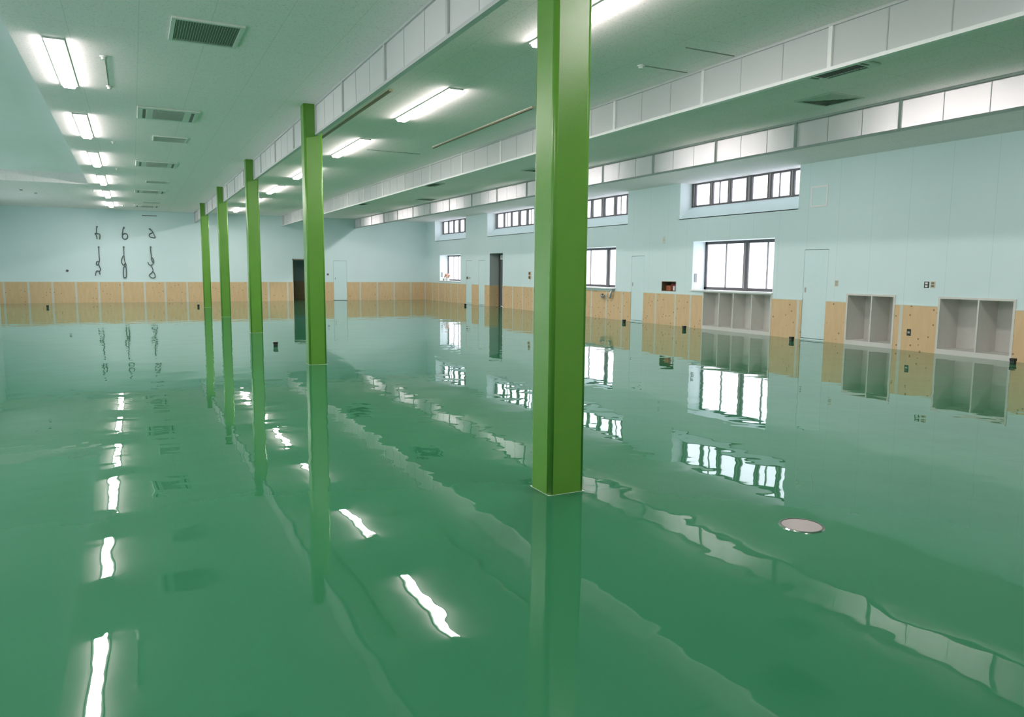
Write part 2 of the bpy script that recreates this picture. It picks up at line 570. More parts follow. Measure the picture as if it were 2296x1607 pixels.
def lower_window(y0, y1, z0, z1, bars, thin, label, sill_y, sill_out):
    global WN
    WN += 1
    xf = XR + 0.44
    root = thing('window_%d' % WN, (XR, (y0 + y1) / 2, z0), label, 'window', kind='structure')
    mb = MB()
    mb.box(XR + 0.002, XR + T, y1 - 0.012, y1, z0, z1); mb.box(XR + 0.002, XR + T, y0, y0 + 0.012, z0, z1)
    mb.box(XR + 0.002, XR + T, y0, y1, z1 - 0.012, z1)
    mb.build('window_reveal', M['reveal'], root)
    MB().box(XR - sill_out, XR + T, sill_y[0], sill_y[1], z0 - 0.035, z0 + 0.008).build('window_sill', M['sill'], root, bevel=0.004)
    mb = MB(); frame_rect(mb, xf, y0 + 0.012, y1 - 0.012, z0 + 0.008, z1 - 0.012, 0.075, 0.06)
    mb.build('window_frame', M['alu_dark'], root)
    for (y, w) in sorted(bars):
        mb = MB(); mb.box(xf - 0.012, xf + 0.05, y - w / 2, y + w / 2, z0 + 0.01, z1 - 0.014)
        mb.box(xf - 0.018, xf, y + w * 0.05, y + w * 0.3, z0 + 0.07, z1 - 0.08, 1)
        mb.build('mullion', [M['alu_dark'], M['alu_light']], root)
    for y in thin:
        MB().box(xf + 0.01, xf + 0.045, y - 0.022, y + 0.022, z0 + 0.06, z1 - 0.07).build('glazing_bar', M['alu_light'], root)
    cuts = [y0 + 0.06] + [y for y, w in sorted(bars)] + [y1 - 0.06]
    for a, b_ in zip(cuts, cuts[1:]):
        MB().box(xf + 0.03, xf + 0.036, a, b_, z0 + 0.06, z1 - 0.07).build('pane', M['pane'], root)
    return root

def upper_bars(y1):
    # spacing measured on the nearest window, counted from its far jamb
    return [(y1 - d, w) for d, w in ((0.12, 0.13), (0.83, 0.13), (1.54, 0.13), (2.26, 0.21), (2.97, 0.15), (3.69, 0.14))], [y1 - 1.13, y1 - 3.27]
for i, ((a, b_), lab) in enumerate(zip(UPPER, (
        'nearest high window in a splayed recess, right of the near green column',
        'high window half hidden behind the near green column, right of it',
        'high window half hidden behind the near green column, left of it',
        'farthest high window in a splayed recess by the far right corner'))):
    bars, thin = upper_bars(b_)
    if i == 3:
        bars = [(y, w) for y, w in bars if y > a + 0.1]
    upper_window(a, b_, bars, thin, lab)
lower_window(*LOWER[0], [(14.94, 0.17)], [15.70, 14.20], 'large lower window above the four-bay shelf, frosted panes in a dark frame', (13.53, 16.56), 0.045)
lower_window(*LOWER[1], [(21.37, 0.17)], [22.48], 'lower window beside the near green column with a projecting white sill', (20.26, 23.3), 0.12)
lower_window(*LOWER[2], [], [34.58, 35.16], 'small lower window in the far right corner with things on its sill', (33.2, 35.96), 0.03)
# left-hand windows (outside the picture)
for k, (a, b_, c, d) in enumerate(lw):
    WN += 1
    root = thing('window_%d' % WN, (XL, (a + b_) / 2, c), 'window in the left wall outside the picture', 'window', kind='structure')
    mb = MB(); frame_rect(mb, XL - 0.3, a, b_, c, d, 0.06, 0.06)
    mb.box(XL - 0.3, XL - 0.24, (a + b_) / 2 - 0.05, (a + b_) / 2 + 0.05, c, d)
    mb.build('window_frame', M['alu_dark'], root)
    MB().box(XL - 0.275, XL - 0.269, a + 0.05, b_ - 0.05, c + 0.05, d - 0.05).build('pane', M['pane'], root)

# ------------------------------------------------------------------ doors
DN = 0
def flush_door(y0, y1, z1, label, handle=True):
    global DN
    DN += 1
    root = thing('door_%d' % DN, (XR, (y0 + y1) / 2, 0), label, 'door', kind='structure')
    g = 0.007
    leaf = MB().box(XR + 0.003, XR + 0.04, y0 + g, y1 - g, 0.045, z1 - g * 1.6).build('door_leaf', M['door'], root)
    mb = MB()
    mb.box(XR + 0.041, XR + 0.09, y0 + 0.0005, y1 - 0.0005, 0.0, z1 - 0.0005)
    mb.build('door_backing', M['gap'], root)
    MB().box(XR - 0.004, XR + 0.0405, y0 + 0.001, y1 - 0.001, 0.001, 0.03).build('threshold', M['door'], root)
    if handle:
        yh = y1 - 0.075
        mb = MB(); mb.box(XR - 0.006, XR + 0.004, yh - 0.022, yh + 0.022, 1.10, 1.22, 0); mb.box(XR - 0.0075, XR - 0.0055, yh - 0.012, yh + 0.012, 1.11, 1.21, 1)
        mb.build('door_handle', [M['slat'], M['alu_light']], leaf)
flush_door(*FLUSH[0], 'flush aqua door between the four-bay shelf and the two-bay shelf')
flush_door(*FLUSH[1], 'flush aqua door right of the near green column, by the small dark niche')
flush_door(*FLUSH[2], 'narrow flush aqua door just left of the recessed doorway', False)
flush_door(*FLUSH[3], 'narrow flush aqua door next to the corner window', False)
# flush door in the back wall
DN += 1
root = thing('door_%d' % DN, ((BFLUSH[0] + BFLUSH[1]) / 2, YB, 0), 'flush aqua door in the far end wall, right of the dark doorway', 'door', kind='structure')
leaf = MB().box(BFLUSH[0] + 0.008, BFLUSH[1] - 0.008, YB + 0.003, YB + 0.04, 0.015, BFLUSH[2] - 0.012).build('door_leaf', M['door'], root)
MB().box(BFLUSH[0] + 0.001, BFLUSH[1] - 0.001, YB + 0.041, YB + 0.09, 0, BFLUSH[2] - 0.001).build('door_backing', M['gap'], root)
MB().box(BFLUSH[0] + 0.08, BFLUSH[0] + 0.12, YB - 0.008, YB + 0.005, 1.05, 1.15).build('door_handle', M['grey_and_shade'], leaf)
# dark open doorway in the back wall
DN += 1
root = thing('door_%d' % DN, ((BDOOR[0] + BDOOR[1]) / 2, YB, 0), 'open dark doorway in the far end wall beside a green column', 'door', kind='structure')
mb = MB()
mb.box(BDOOR[0], BDOOR[0] + 0.03, YB - 0.012, YB + 0.25, 0, BDOOR[2]); mb.box(BDOOR[1] - 0.03, BDOOR[1], YB - 0.012, YB + 0.25, 0, BDOOR[2])
mb.build('door_frame', M['strip'], root)
MB().box(BDOOR[0], BDOOR[1], YB - 0.012, YB + 0.25, BDOOR[2] - 0.06, BDOOR[2]).build('door_lintel', M['lintel'], root)
# recessed doorway with a dark metal door in the right wall
DN += 1
root = thing('door_%d' % DN, (XR, (DOORC[0] + DOORC[1]) / 2, 0), 'deep recessed doorway with a dark metal door, left of the near green column', 'door', kind='structure')
mb = MB()
mb.box(XR + 0.002, XR + 0.6, DOORC[1] - 0.015, DOORC[1], 0, DOORC[2]); mb.box(XR + 0.002, XR + 0.6, DOORC[0], DOORC[0] + 0.015, 0, DOORC[2])
mb.box(XR + 0.002, XR + 0.6, DOORC[0], DOORC[1], DOORC[2] - 0.015, DOORC[2])
mb.build('door_reveal', M['grey_and_shade'], root)
MB().box(XR + 0.001, XR + 0.43, DOORC[1] - 0.025, DOORC[1] - 0.015, 0, 0.905).build('reveal_panel', M['wood'], root)
mb = MB(); xq = XR + 0.43
mb.box(xq, xq + 0.1, DOORC[1] - 0.10, DOORC[1] - 0.015, 0, DOORC[2] - 0.015); mb.box(xq, xq + 0.1, DOORC[0] + 0.015, DOORC[0] + 0.10, 0, DOORC[2] - 0.015)
mb.box(xq, xq + 0.1, DOORC[0] + 0.1, DOORC[1] - 0.1, DOORC[2] - 0.10, DOORC[2] - 0.015)
mb.build('door_frame', M['alu_dark'], root)
MB().box(xq + 0.04, xq + 0.08, DOORC[0] + 0.1, DOORC[1] - 0.1, 0.005, DOORC[2] - 0.10).build('door_leaf', M['dark_leaf'], root)
# small white sign over that door
r = thing('door_sign', (XR + 0.425, 29.62, 2.04), 'small white sign at the head of the dark recessed door', 'sign')
MB().box(XR + 0.40, XR + 0.43, 29.42, 29.69, 2.04, 2.24).build('sign_plate', M['sill'], r)

# ------------------------------------------------------------------ wainscot
def wainscot_right():
    mb = MB()
    d, h = 0.012, 0.915
    runs = [(YF, 7.83), (9.27, 10.20), (11.38, 11.93), (12.61, 13.55), (16.05, 18.75), (19.40, 28.62), (29.94, 30.43), (31.10, 31.86), (32.54, YB - d)]
    strips = [3.2, 4.1, 5.0, 5.9, 6.8, 10.045, 12.715, 16.55, 17.21, 18.126] + [19.86 + 0.905 * k for k in range(7)] + [25.87, 26.77, 27.65, 33.52, 34.38, 35.21, 36.07, 36.97]
    for a, b_ in runs:
        mb.box(XR - d, XR, a, b_, 0, h, 0)
        mb.box(XR - d - 0.006, XR, a, b_, h - 0.004, h + 0.016, 2)
    for s in strips:
        for a, b_ in runs:
            if a < s < b_:
                mb.box(XR - d - 0.002, XR, s - 0.036, s + 0.036, 0, h - 0.004, 1)
    return mb
struct(wainscot_right().build('trim_2', [M['wood'], M['strip'], M['toprail']]), 'knotty plywood wainscot with pale battens along the right wall', 'wainscot')
mb = MB()
d, h = 0.012, 0.915
for a, b_ in ((XL, BDOOR[0]), (BDOOR[1], BFLUSH[0]), (BFLUSH[1], XR)):
    mb.box(a, b_, YB - d, YB, 0, h, 0); mb.box(a, b_, YB - d - 0.006, YB, h - 0.004, h + 0.016, 2)
for s in (-4.89, -4.01, -3.13, -2.25, -1.37, -0.46, 0.45, 1.30, 2.226, 3.12, 4.02, 4.91, 5.86, 6.77, 8.15, 10.40, 11.30, 12.21, 13.12, 13.93):
    mb.box(s - 0.042, s + 0.042, YB - d - 0.002, YB, 0, h - 0.004, 1)
struct(mb.build('trim_1', [M['wood'], M['strip'], M['toprail']]), 'knotty plywood wainscot with pale battens along the far end wall', 'wainscot')

# ------------------------------------------------------------------ green columns
CX0, CX1, CD = 2.483, 2.768, 0.269
CY = [4.332, 12.163, 18.89, 25.541, 32.182]
mb = MB()
R_ = 0.032
prof = []
for cx_, cy_, a0 in ((CX1 - R_, CD - R_, 0), (CX0 + R_, CD - R_, 90), (CX0 + R_, R_, 180), (CX1 - R_, R_, 270)):
    for k in range(5):
        a = math.radians(a0 + 22.5 * k)
        prof.append((cx_ + R_ * math.cos(a), cy_ + R_ * math.sin(a)))
mb.prism([(p[0], p[1] + CY[0]) for p in prof], 'z', 0, ZC, smooth=False)
root = thing('steel_column', ((CX0 + CX1) / 2, CY[0] + CD / 2, 0), 'green square steel column nearest the viewer, cut off by the top of the picture', 'column', 'green columns in a row')
c0 = mb.build('shaft', M['green'], root)
for p in c0.data.polygons:
    n = p.normal
    p.use_smooth = max(abs(n.x), abs(n.y), abs(n.z)) < 0.999
mb = MB()
e = 0.002
mb.box(CX0 - e, CX1 + e, CY[0] - e, CY[0] + CD + e, 0.0, 0.002)
mb.build('base_bead', M['toprail'], root)
for y, lab in zip(CY[1:], ('second green square column from the viewer, the whole shaft in view',
                           'third green square column from the viewer, middle of the row of five',
                           'fourth green square column from the viewer, second from the far end',
                           'farthest and thinnest-looking green square column of the row')):
    copy_tree(root, ((CX0 + CX1) / 2, y + CD / 2, 0), lab)

# ------------------------------------------------------------------ hanging translucent screens
def screen_run(x, y0, y1, muls, label, rail, mul_m, sheet='sheet'):
    """one run of white sheets under the ceiling: rails, mullions and panels are parts"""
    root = thing('hanging_screen', (x, (y0 + y1) / 2, ZS), label, 'hanging screen', 'white screens hanging from the ceiling')
    zt = (ZD if x > X3 else ZC)
    MB().box(x, x + 0.06, y0, y1, ZS, ZS + 0.036).build('bottom_rail', rail, root)
    MB().box(x, x + 0.06, y0, y1, ZC - 0.028, ZC - 0.0005).build('top_rail', M['rail'], root)
    ms = [y0 + 0.014] + [m_ for m_ in muls if y0 + 0.2 < m_ < y1 - 0.2] + [y1 - 0.014]
    for y in ms:
        w = 0.014 if y in (ms[0], ms[-1]) else 0.024
        MB().box(x + 0.001, x + 0.059, y - w, y + w, ZS + 0.036, ZC - 0.028).build('mullion', mul_m, root)
    for a, b_ in zip(ms, ms[1:]):
        a2, b2 = a + 0.012, b_ - 0.012
        mb = MB(); mb.box(x + 0.026, x + 0.030, a2, b2, ZS + 0.03, ZC - 0.02, 0)
        n = max(1, round((b2 - a2) / 0.64))
        for k in range(1, n):
            yy = a2 + (b2 - a2) * k / n
            mb.box(x + 0.0225, x + 0.0258, yy - 0.006, yy + 0.006, ZS + 0.036, ZC - 0.028, 1)
        mb.build('panel', [M[sheet], M['sheet_seam']], root)
    return root

ends = [YF] + [v_ for y in CY for v_ in (y, y + CD)] + [YB - 0.001]
labs = ['white hanging screen beside the viewer, before the near green column', 'nearest long white screen between the first and second green columns',
        'white screen between the second and third green columns', 'white screen between the third and fourth green columns',
        'white screen between the fourth and fifth green columns', 'short white screen between the farthest green column and the end wall']
r1m = [[-1.7, 0.25, 2.2], [6.62, 8.535, 10.46], [13.96, 15.9, 17.8], [20.7, 22.64, 24.5], [27.35, 29.3, 31.2], [34.2, 36.1]]
for k in range(6):
    screen_run(X1, ends[2 * k], ends[2 * k + 1], r1m[k], labs[k], M['rail'], M['rail'])
screen_run(X2, YF, YB - 0.001, [5.72 + 1.955 * k for k in range(-4, 17)], 'long white hanging screen with a bright bottom rail in the middle of the hall', M['rail_white'], M['rail_white'])
screen_run(X3, YF, YB - 0.001, [7.53 + 1.955 * k for k in range(-5, 16)], 'long glowing white screen nearest the window wall, lit from behind', M['rail'], M['rail'], 'sheet_clear')

# ------------------------------------------------------------------ ceiling lamps
def lamp_thing(x, y, z, label, L=2.46, mat='lamp'):
    root = thing('ceiling_light', (x, y, z), label, 'ceiling light', 'long ceiling lights')
    hs = MB().box(x - 0.105, x + 0.105, y - L / 2, y + L / 2, z - 0.012, z - 0.0005).build('lamp_housing', M['white'], root)
    pr = [(x - 0.082, z - 0.012), (x - 0.080, z - 0.034), (x - 0.062, z - 0.052), (x + 0.062, z - 0.052), (x + 0.080, z - 0.034), (x + 0.082, z - 0.012)]
    mb = MB()
    ya, yb = y - L / 2 + 0.012, y + L / 2 - 0.012
    for k_, m_ in enumerate((2, 1, 0, 1, 2) if mat == 'lamp' else (2, 1, 0, 0, 0)):
        p_, q_ = pr[k_], pr[k_ + 1]
        mb.face([(p_[0], ya, p_[1]), (q_[0], ya, q_[1]), (q_[0], yb, q_[1]), (p_[0], yb, p_[1])], m_)
    mb.face([(p_[0], ya, p_[1]) for p_ in pr], 3); mb.face([(p_[0], yb, p_[1]) for p_ in pr], 3)
    mb.build('lamp_diffuser', [M[mat], M[mat + '_bevel'], M[mat + '_side'], M['lamp_end']], root)
    for s in (-1, 1):
        ye = y + s * (L / 2 - 0.006)
        MB().box(x - 0.105, x + 0.105, ye - 0.004, ye + 0.006, z - 0.020, z - 0.0005).build('lamp_end_cap', M['white'], hs)
    return root

LY = [2.05, 6.70, 11.36, 16.01, 20.66, 25.31, 29.96, 34.61]
XA, XB_, XD = -0.68, 4.21, 10.80
ords = ['first', 'second', 'third', 'fourth', 'fifth', 'farthest']
proto = lamp_thing(XA, LY[0], ZC, 'long ceiling light of the left row, above the viewer')
copy_tree(proto, (XA, LY[1], ZC), 'long ceiling light of the left row, just above the top edge of the picture')
for k in range(6):
    copy_tree(proto, (XA, LY[k + 2], ZC), '%s lit ceiling light from the front in the left row by the raised pocket' % ords[k] if k else 'largest lit ceiling light at top left, beside the raised pocket')
copy_tree(proto, (XB_, LY[0], ZC), 'long ceiling light right of the columns, above the viewer')
labB = ['lit ceiling light at the top edge of the picture, touching the near green column',
        'large lit ceiling light between the two curtain rails, right of the second column',
        'lit ceiling light right of the second green column, behind the curtain rails',
        'lit ceiling light partly hidden by the second green column',
        'lit ceiling light between the second and third green columns',
        'lit ceiling light hidden behind the third green column',
        'farthest lit ceiling light right of the columns, by the end wall']
for k in range(7):
    copy_tree(proto, (XB_, LY[k + 1] - (0.17 if k == 0 else 0.0), ZC), labB[k])
labD = 'ceiling light hidden behind the glowing screen, first from the front'
protoD = lamp_thing(XD, LY[0], ZD, labD, mat='lamp_d')
for k in range(1, 8):
    copy_tree(protoD, (XD, LY[k], ZD), 'ceiling light hidden behind the glowing screen, %s from the front' % ['first', 'second', 'third', 'fourth', 'fifth', 'sixth', 'seventh', 'eighth'][k])

# ------------------------------------------------------------------ ceiling air units and vents
def louvre_vent(x0, x1, y0, y1, label, n=24, along='y'):
    root = thing('ceiling_vent', ((x0 + x1) / 2, (y0 + y1) / 2, ZC), label, 'ceiling vent')
    f = 0.045
    mb = MB()
    mb.box(x0, x0 + f, y0, y1, ZC - 0.025, ZC); mb.box(x1 - f, x1, y0, y1, ZC - 0.025, ZC)
    mb.box(x0 + f, x1 - f, y0, y0 + f, ZC - 0.025, ZC); mb.box(x0 + f, x1 - f, y1 - f, y1, ZC - 0.025, ZC)
    mb.build('vent_frame', M['ac'], root, bevel=0.004)
    MB().box(x0 + f, x1 - f, y0 + f, y1 - f, ZC - 0.004, ZC - 0.001).build('vent_backing', M['vent_back'], root)
    p = (x1 - x0 - 2 * f) / n
    for k in range(n):
        xa = x0 + f + p * (k + 0.25)
        MB().prism([(xa, ZC - 0.022), (xa + 0.002, ZC - 0.022), (xa + p * 0.45, ZC - 0.005), (xa + p * 0.45 - 0.002, ZC - 0.005)], 'y', y0 + f, y1 - f).build('slat', M['slat'], root)
    return root
louvre_vent(0.47, 1.19, 8.70, 9.55, 'large louvred vent in the ceiling at top left, nearest the viewer')

def slot_vent(x0, x1, y0, y1, label):
    root = thing('ceiling_vent', ((x0 + x1) / 2, (y0 + y1) / 2, ZC), label, 'ceiling vent', 'small vents in the left ceiling')
    mb = MB(); f = 0.025
    mb.box(x0, x0 + f, y0, y1, ZC - 0.02, ZC); mb.box(x1 - f, x1, y0, y1, ZC - 0.02, ZC)
    mb.box(x0 + f, x1 - f, y0, y0 + f, ZC - 0.02, ZC); mb.box(x0 + f, x1 - f, y1 - f, y1, ZC - 0.02, ZC)
    mb.build('vent_frame', M['ac'], root)
    mb = MB(); mb.box(x0 + f, x1 - f, y0 + f, y1 - f, ZC - 0.006, ZC - 0.001)
    k = y0 + f + 0.03
    while k < y1 - f - 0.02:
        mb.box(x0 + f, x1 - f, k, k + 0.012, ZC - 0.014, ZC - 0.006, 0); k += 0.05
    mb.build('vent_grille', M['vent_facet'], root)
    return root
v0 = slot_vent(0.47, 1.09, 16.46, 17.10, 'small grey ceiling vent between the two nearest cassette air units')
copy_tree(v0, (0.78, 25.1, ZC), 'small grey ceiling vent between the second and third cassette air units')
copy_tree(v0, (0.78, 32.9, ZC), 'small grey ceiling vent between the third and fourth cassette air units')

def cassette(x0, x1, y0, y1, z, label):
    """ceiling cassette air conditioner: panel, central grille, two side outlets with flaps"""
    root = thing('air_conditioner', ((x0 + x1) / 2, (y0 + y1) / 2, z), label, 'air conditioner', 'ceiling cassette air units')
    w = x1 - x0
    mb = MB()
    mb.box(x0, x1, y0, y1, z - 0.03, z)
    mb.build('casing', M['ac'], root, bevel=0.012)
    gx0, gx1, gy0, gy1 = x0 + 0.25 * w, x1 - 0.25 * w, y0 + 0.10, y1 - 0.14
    mb = MB(); mb.box(gx0, gx1, gy0, gy1, z - 0.033, z - 0.03, 0)
    k = gy0 + 0.02
    while k < gy1 - 0.02:
        mb.box(gx0, gx1, k, k + 0.010, z - 0.038, z - 0.033, 1); k += 0.04
    mb.build('intake_grille', [M['slat_dark'], M['slat']], root)
    for xs in (x0 + 0.085 * w, x1 - 0.135 * w):
        s = MB().box(xs, xs + 0.05 * w, y0 + 0.1, y1 - 0.1, z - 0.033, z - 0.03).build('outlet_slot', M['slat_dark'], root)
        MB().box(xs + 0.06 * w, xs + 0.075 * w, y0 + 0.1, y1 - 0.1, z - 0.036, z - 0.03).build('outlet_flap', M['white'], s)
    return root
a0 = cassette(0.18, 1.11, 13.62, 14.62, ZC, 'nearest cassette air unit in the left ceiling, with a dark central grille')
copy_tree(a0, (0.645, 20.85, ZC), 'second cassette air unit from the viewer in the left ceiling')
copy_tree(a0, (0.645, 28.25, ZC), 'third cassette air unit from the viewer in the left ceiling')
copy_tree(a0, (0.645, 34.9, ZC), 'farthest cassette air unit in the left ceiling, by the end wall')

def cassette4(x0, x1, y0, y1, z, label):
    root = thing('air_conditioner', ((x0 + x1) / 2, (y0 + y1) / 2, z), label, 'air conditioner', 'square air units behind the middle screen')
    MB().box(x0, x1, y0, y1, z - 0.03, z).build('casing', M['ac'], root, bevel=0.012)
    mb = MB(); mb.box(x0 + 0.13, x1 - 0.13, y0 + 0.13, y1 - 0.13, z - 0.034, z - 0.03, 0)
    k = y0 + 0.16
    while k < y1 - 0.16:
        mb.box(x0 + 0.13, x1 - 0.13, k, k + 0.01, z - 0.038, z - 0.034, 1); k += 0.045
    mb.build('intake_grille', [M['dark'], M['slat_dark']], root)
    for s in range(4):
        if s < 2:
            xx = (x0 + 0.05, x1 - 0.09)[s]
            q = MB().box(xx, xx + 0.04, y0 + 0.15, y1 - 0.15, z - 0.033, z - 0.03)
        else:
            yy = (y0 + 0.05, y1 - 0.09)[s - 2]
            q = MB().box(x0 + 0.15, x1 - 0.15, yy, yy + 0.04, z - 0.033, z - 0.03)
        q.build('outlet_slot', M['slat_dark'], root)
    return root
b0 = cassette4(7.40, 8.29, 6.44, 7.33, ZC, 'dark square air unit partly hidden by the bright rail of the middle screen')
copy_tree(b0, (7.90, 21.4, ZC), 'distant square air unit behind the middle screen, left of the near column')
copy_tree(b0, (7.845, 29.0, ZC), 'farthest square air unit behind the middle screen')

def pyramid_vent(x0, x1, y0, y1, z, label):
    """square diffuser of nested sloping blades"""
    root = thing('ceiling_diffuser', ((x0 + x1) / 2, (y0 + y1) / 2, z), label, 'ceiling vent', 'square diffusers in the right ceiling')
    mb = MB(); f = 0.022
    mb.box(x0, x0 + f, y0, y1, z - 0.016, z); mb.box(x1 - f, x1, y0, y1, z - 0.016, z)
    mb.box(x0 + f, x1 - f, y0, y0 + f, z - 0.016, z); mb.box(x0 + f, x1 - f, y1 - f, y1, z - 0.016, z)
    mb.build('diffuser_frame', M['ac'], root)
    cx_, cy_ = (x0 + x1) / 2, (y0 + y1) / 2
    hw = (x1 - x0) / 2 - f
    mb = MB()
    mb.box(cx_ - hw, cx_ + hw, cy_ - hw, cy_ + hw, z - 0.004, z - 0.001)
    n = 5
    for k in range(n):
        a, b_ = hw * (1 - k / n), hw * (1 - (k + 0.8) / n)
        za, zb = z - 0.005, z - 0.018
        A = [(cx_ - a, cy_ - a, za), (cx_ + a, cy_ - a, za), (cx_ + a, cy_ + a, za), (cx_ - a, cy_ + a, za)]
        B = [(cx_ - b_, cy_ - b_, zb), (cx_ + b_, cy_ - b_, zb), (cx_ + b_, cy_ + b_, zb), (cx_ - b_, cy_ + b_, zb)]
        for i in range(4):
            j = (i + 1) % 4
            mb.face([A[i], A[j], B[j], B[i]])
            mb.face([(A[i][0], A[i][1], za + 0.002), (B[i][0], B[i][1], zb + 0.002), (B[j][0], B[j][1], zb + 0.002), (A[j][0], A[j][1], za + 0.002)])
    mb.build('diffuser_blades', M['vent_facet'], root)
    return root
d0 = pyramid_vent(8.97, 9.65, 7.75, 8.43, ZC, 'square pyramid-bladed diffuser above the glowing screen, nearest the viewer')
copy_tree(d0, (9.31, 17.0, ZC), 'square diffuser hidden behind the near green column')
copy_tree(d0, (9.6, 25.9, ZC), 'distant square diffuser left of the near green column')
root = thing('wall_vent', (0.78, YB, 3.85), 'thin dark vent slot high on the far end wall', 'vent')
MB().box(0.46, 1.10, YB - 0.015, YB, 3.85, 3.93).build('vent_frame', M['door'], root)
MB().box(0.48, 1.08, YB - 0.020, YB - 0.015, 3.87, 3.905).build('vent_slot', M['slat_dark'], root)

# ------------------------------------------------------------------ small ceiling fittings
def sensor(x, y, r, label):
    root = thing('ceiling_sensor', (x, y, ZC), label, 'ceiling sensor', 'small round ceiling sensors')
    sb = MB().cyl((x, y, ZC - 0.018), r, 0.018, seg=20).build('sensor_base', M['white'], root)
    MB().cyl((x, y, ZC - 0.045), r * 0.55, 0.027, seg=20, r2=r * 0.7).build('sensor_cap', M['ac'], sb)
    return root
s0 = sensor(-0.20, 10.72, 0.045, 'small white ceiling sensor at the near end of the thin conduit')
for (x, y, lab) in ((-0.18, 12.40, 'small white ceiling sensor at the far end of the thin conduit'),
                    (-0.237, 17.73, 'small white ceiling sensor beside the second light of the left row'),
                    (-0.25, 22.38, 'small white ceiling sensor beside the third light of the left row'),
                    (-0.25, 35.1, 'small white ceiling sensor beside the farthest light of the left row'),
                    (5.78, 7.93, 'small white ceiling sensor right of the near green column')):
    copy_tree(s0, (x, y, ZC), lab)
def conduit(x0, y0, x1, y1, label, w=0.012):
    mb = MB().box(min(x0, x1) - w, max(x0, x1) + w, min(y0, y1) - w, max(y0, y1) + w, ZC - 0.008, ZC)
    tag(mb.build('conduit', M['vent_back'], origin=((x0 + x1) / 2, (y0 + y1) / 2, ZC)), label, 'conduit', 'thin conduits on the ceiling')
conduit(-0.19, 10.78, -0.19, 12.36, 'thin conduit between two white sensors, right of the largest light', 0.0025)
conduit(4.62, 16.07, 5.79, 16.08, 'thin dark conduit running right from the light behind the second column')
conduit(5.85, 7.92, 6.50, 7.925, 'thin strip standing for a shadow line from the sensor right of the near column to the middle screen', 0.006)  # dark strip drawn where only a shadow line runs
conduit(5.78, 7.07, 6.50, 7.075, 'thin strip standing for a shadow line nearer the viewer, ending at the middle screen', 0.006)  # second strip in place of a ceiling shadow line
for (x, y, lab) in ((-2.88, 30.97, 'dark dot fitting in the far left ceiling, nearer the lights'), (-3.20, 30.0, 'faint dark dot fitting in the far left ceiling, farther left')):
    o = MB().cyl((x, y, ZC - 0.02), 0.045, 0.02, seg=16).build('smoke_detector', M['slat_dark'], origin=(x, y, ZC))
    tag(o, lab, 'smoke detector')

def curtain_rail(x, y0, y1, label):
    root = thing('curtain_rail', (x, (y0 + y1) / 2, ZC), label, 'curtain rail', 'brown curtain rails')
    rb = MB().box(x - 0.022, x + 0.022, y0, y1, ZC - 0.03, ZC).build('rail_body', M['brown_rail'], root)
    MB().box(x - 0.030, x - 0.022, y0, y1, ZC - 0.012, ZC - 0.001).build('rail_lip', M['strip'], root)
    for y in (y0 - 0.008, y1):
        MB().box(x - 0.03, x + 0.024, y, y + 0.008, ZC - 0.035, ZC).build('rail_end', M['beige'], rb)
    return root
q0 = curtain_rail(3.40, 10.62, 15.0, 'brown curtain rail on the ceiling close to the second green column')
copy_tree(q0, (5.72, 12.83, ZC), 'brown curtain rail on the ceiling running behind the near green column')

# ------------------------------------------------------------------ built-in open shelves
def shelf_unit(y0, y1, z1, depth, dividers, label, plinth=0.1, edge=0.022, top=True):
    """recessed open cabinet: carcass, dividers, face edges, plinth"""
    root = thing('storage_shelf', (XR, (y0 + y1) / 2, 0), label, 'shelf', 'built-in open shelves')
    g = 0.001
    x0, x1 = XR - 0.018, XR + depth
    mb = MB()
    mb.box(XR + 0.002, x1, y0 + g, y0 + 0.02, plinth, z1 - g); mb.box(XR + 0.002, x1, y1 - 0.02, y1 - g, plinth, z1 - g)
    mb.box(x1 - 0.02, x1, y0 + 0.02, y1 - 0.02, plinth, z1 - g)
    mb.box(XR + 0.002, x1 - 0.02, y0 + 0.02, y1 - 0.02, z1 - 0.02, z1 - g)
    mb.box(XR + 0.002, x1 - 0.02, y0 + 0.02, y1 - 0.02, plinth - 0.02, plinth)
    mb.build('carcass', M['cabinet'], root)
    mb = MB()
    mb.box(x0, XR + 0.004, y0 - edge, y0 + 0.02, 0, z1 + (edge if top else -g)); mb.box(x0, XR + 0.004, y1 - 0.02, y1 + edge, 0, z1 + (edge if top else -g))
    if top:
        mb.box(x0, XR + 0.004, y0 + 0.02, y1 - 0.02, z1 - 0.018, z1 + edge)
    mb.build('face_edge', M['cabinet_edge'], root)
    MB().box(x0, XR + 0.03, y0 + 0.02, y1 - 0.02, 0.0005, plinth).build('plinth', M['cabinet_edge'], root)
    for y in dividers:
        mb = MB(); mb.box(XR + 0.003, x1 - 0.02, y - 0.014, y + 0.014, plinth, z1 - 0.02, 0)
        mb.box(x0 + 0.003, XR + 0.003, y - 0.014, y + 0.014, plinth, z1 - 0.02, 1)
        mb.build('divider', [M['cabinet'], M['cabinet_edge']], root)
    return root
shelf_unit(*CABS[0], 0.42, [15.40, 14.87, 14.21], 'four-bay grey open shelf built in under the large lower window', top=False)
shelf_unit(*CABS[1], 0.58, [10.75], 'smaller two-bay grey open shelf in the wainscot, right of the flush door')
shelf_unit(*CABS[2], 0.60, [8.49], 'larger two-bay grey open shelf in the wainscot at the right edge of the picture')

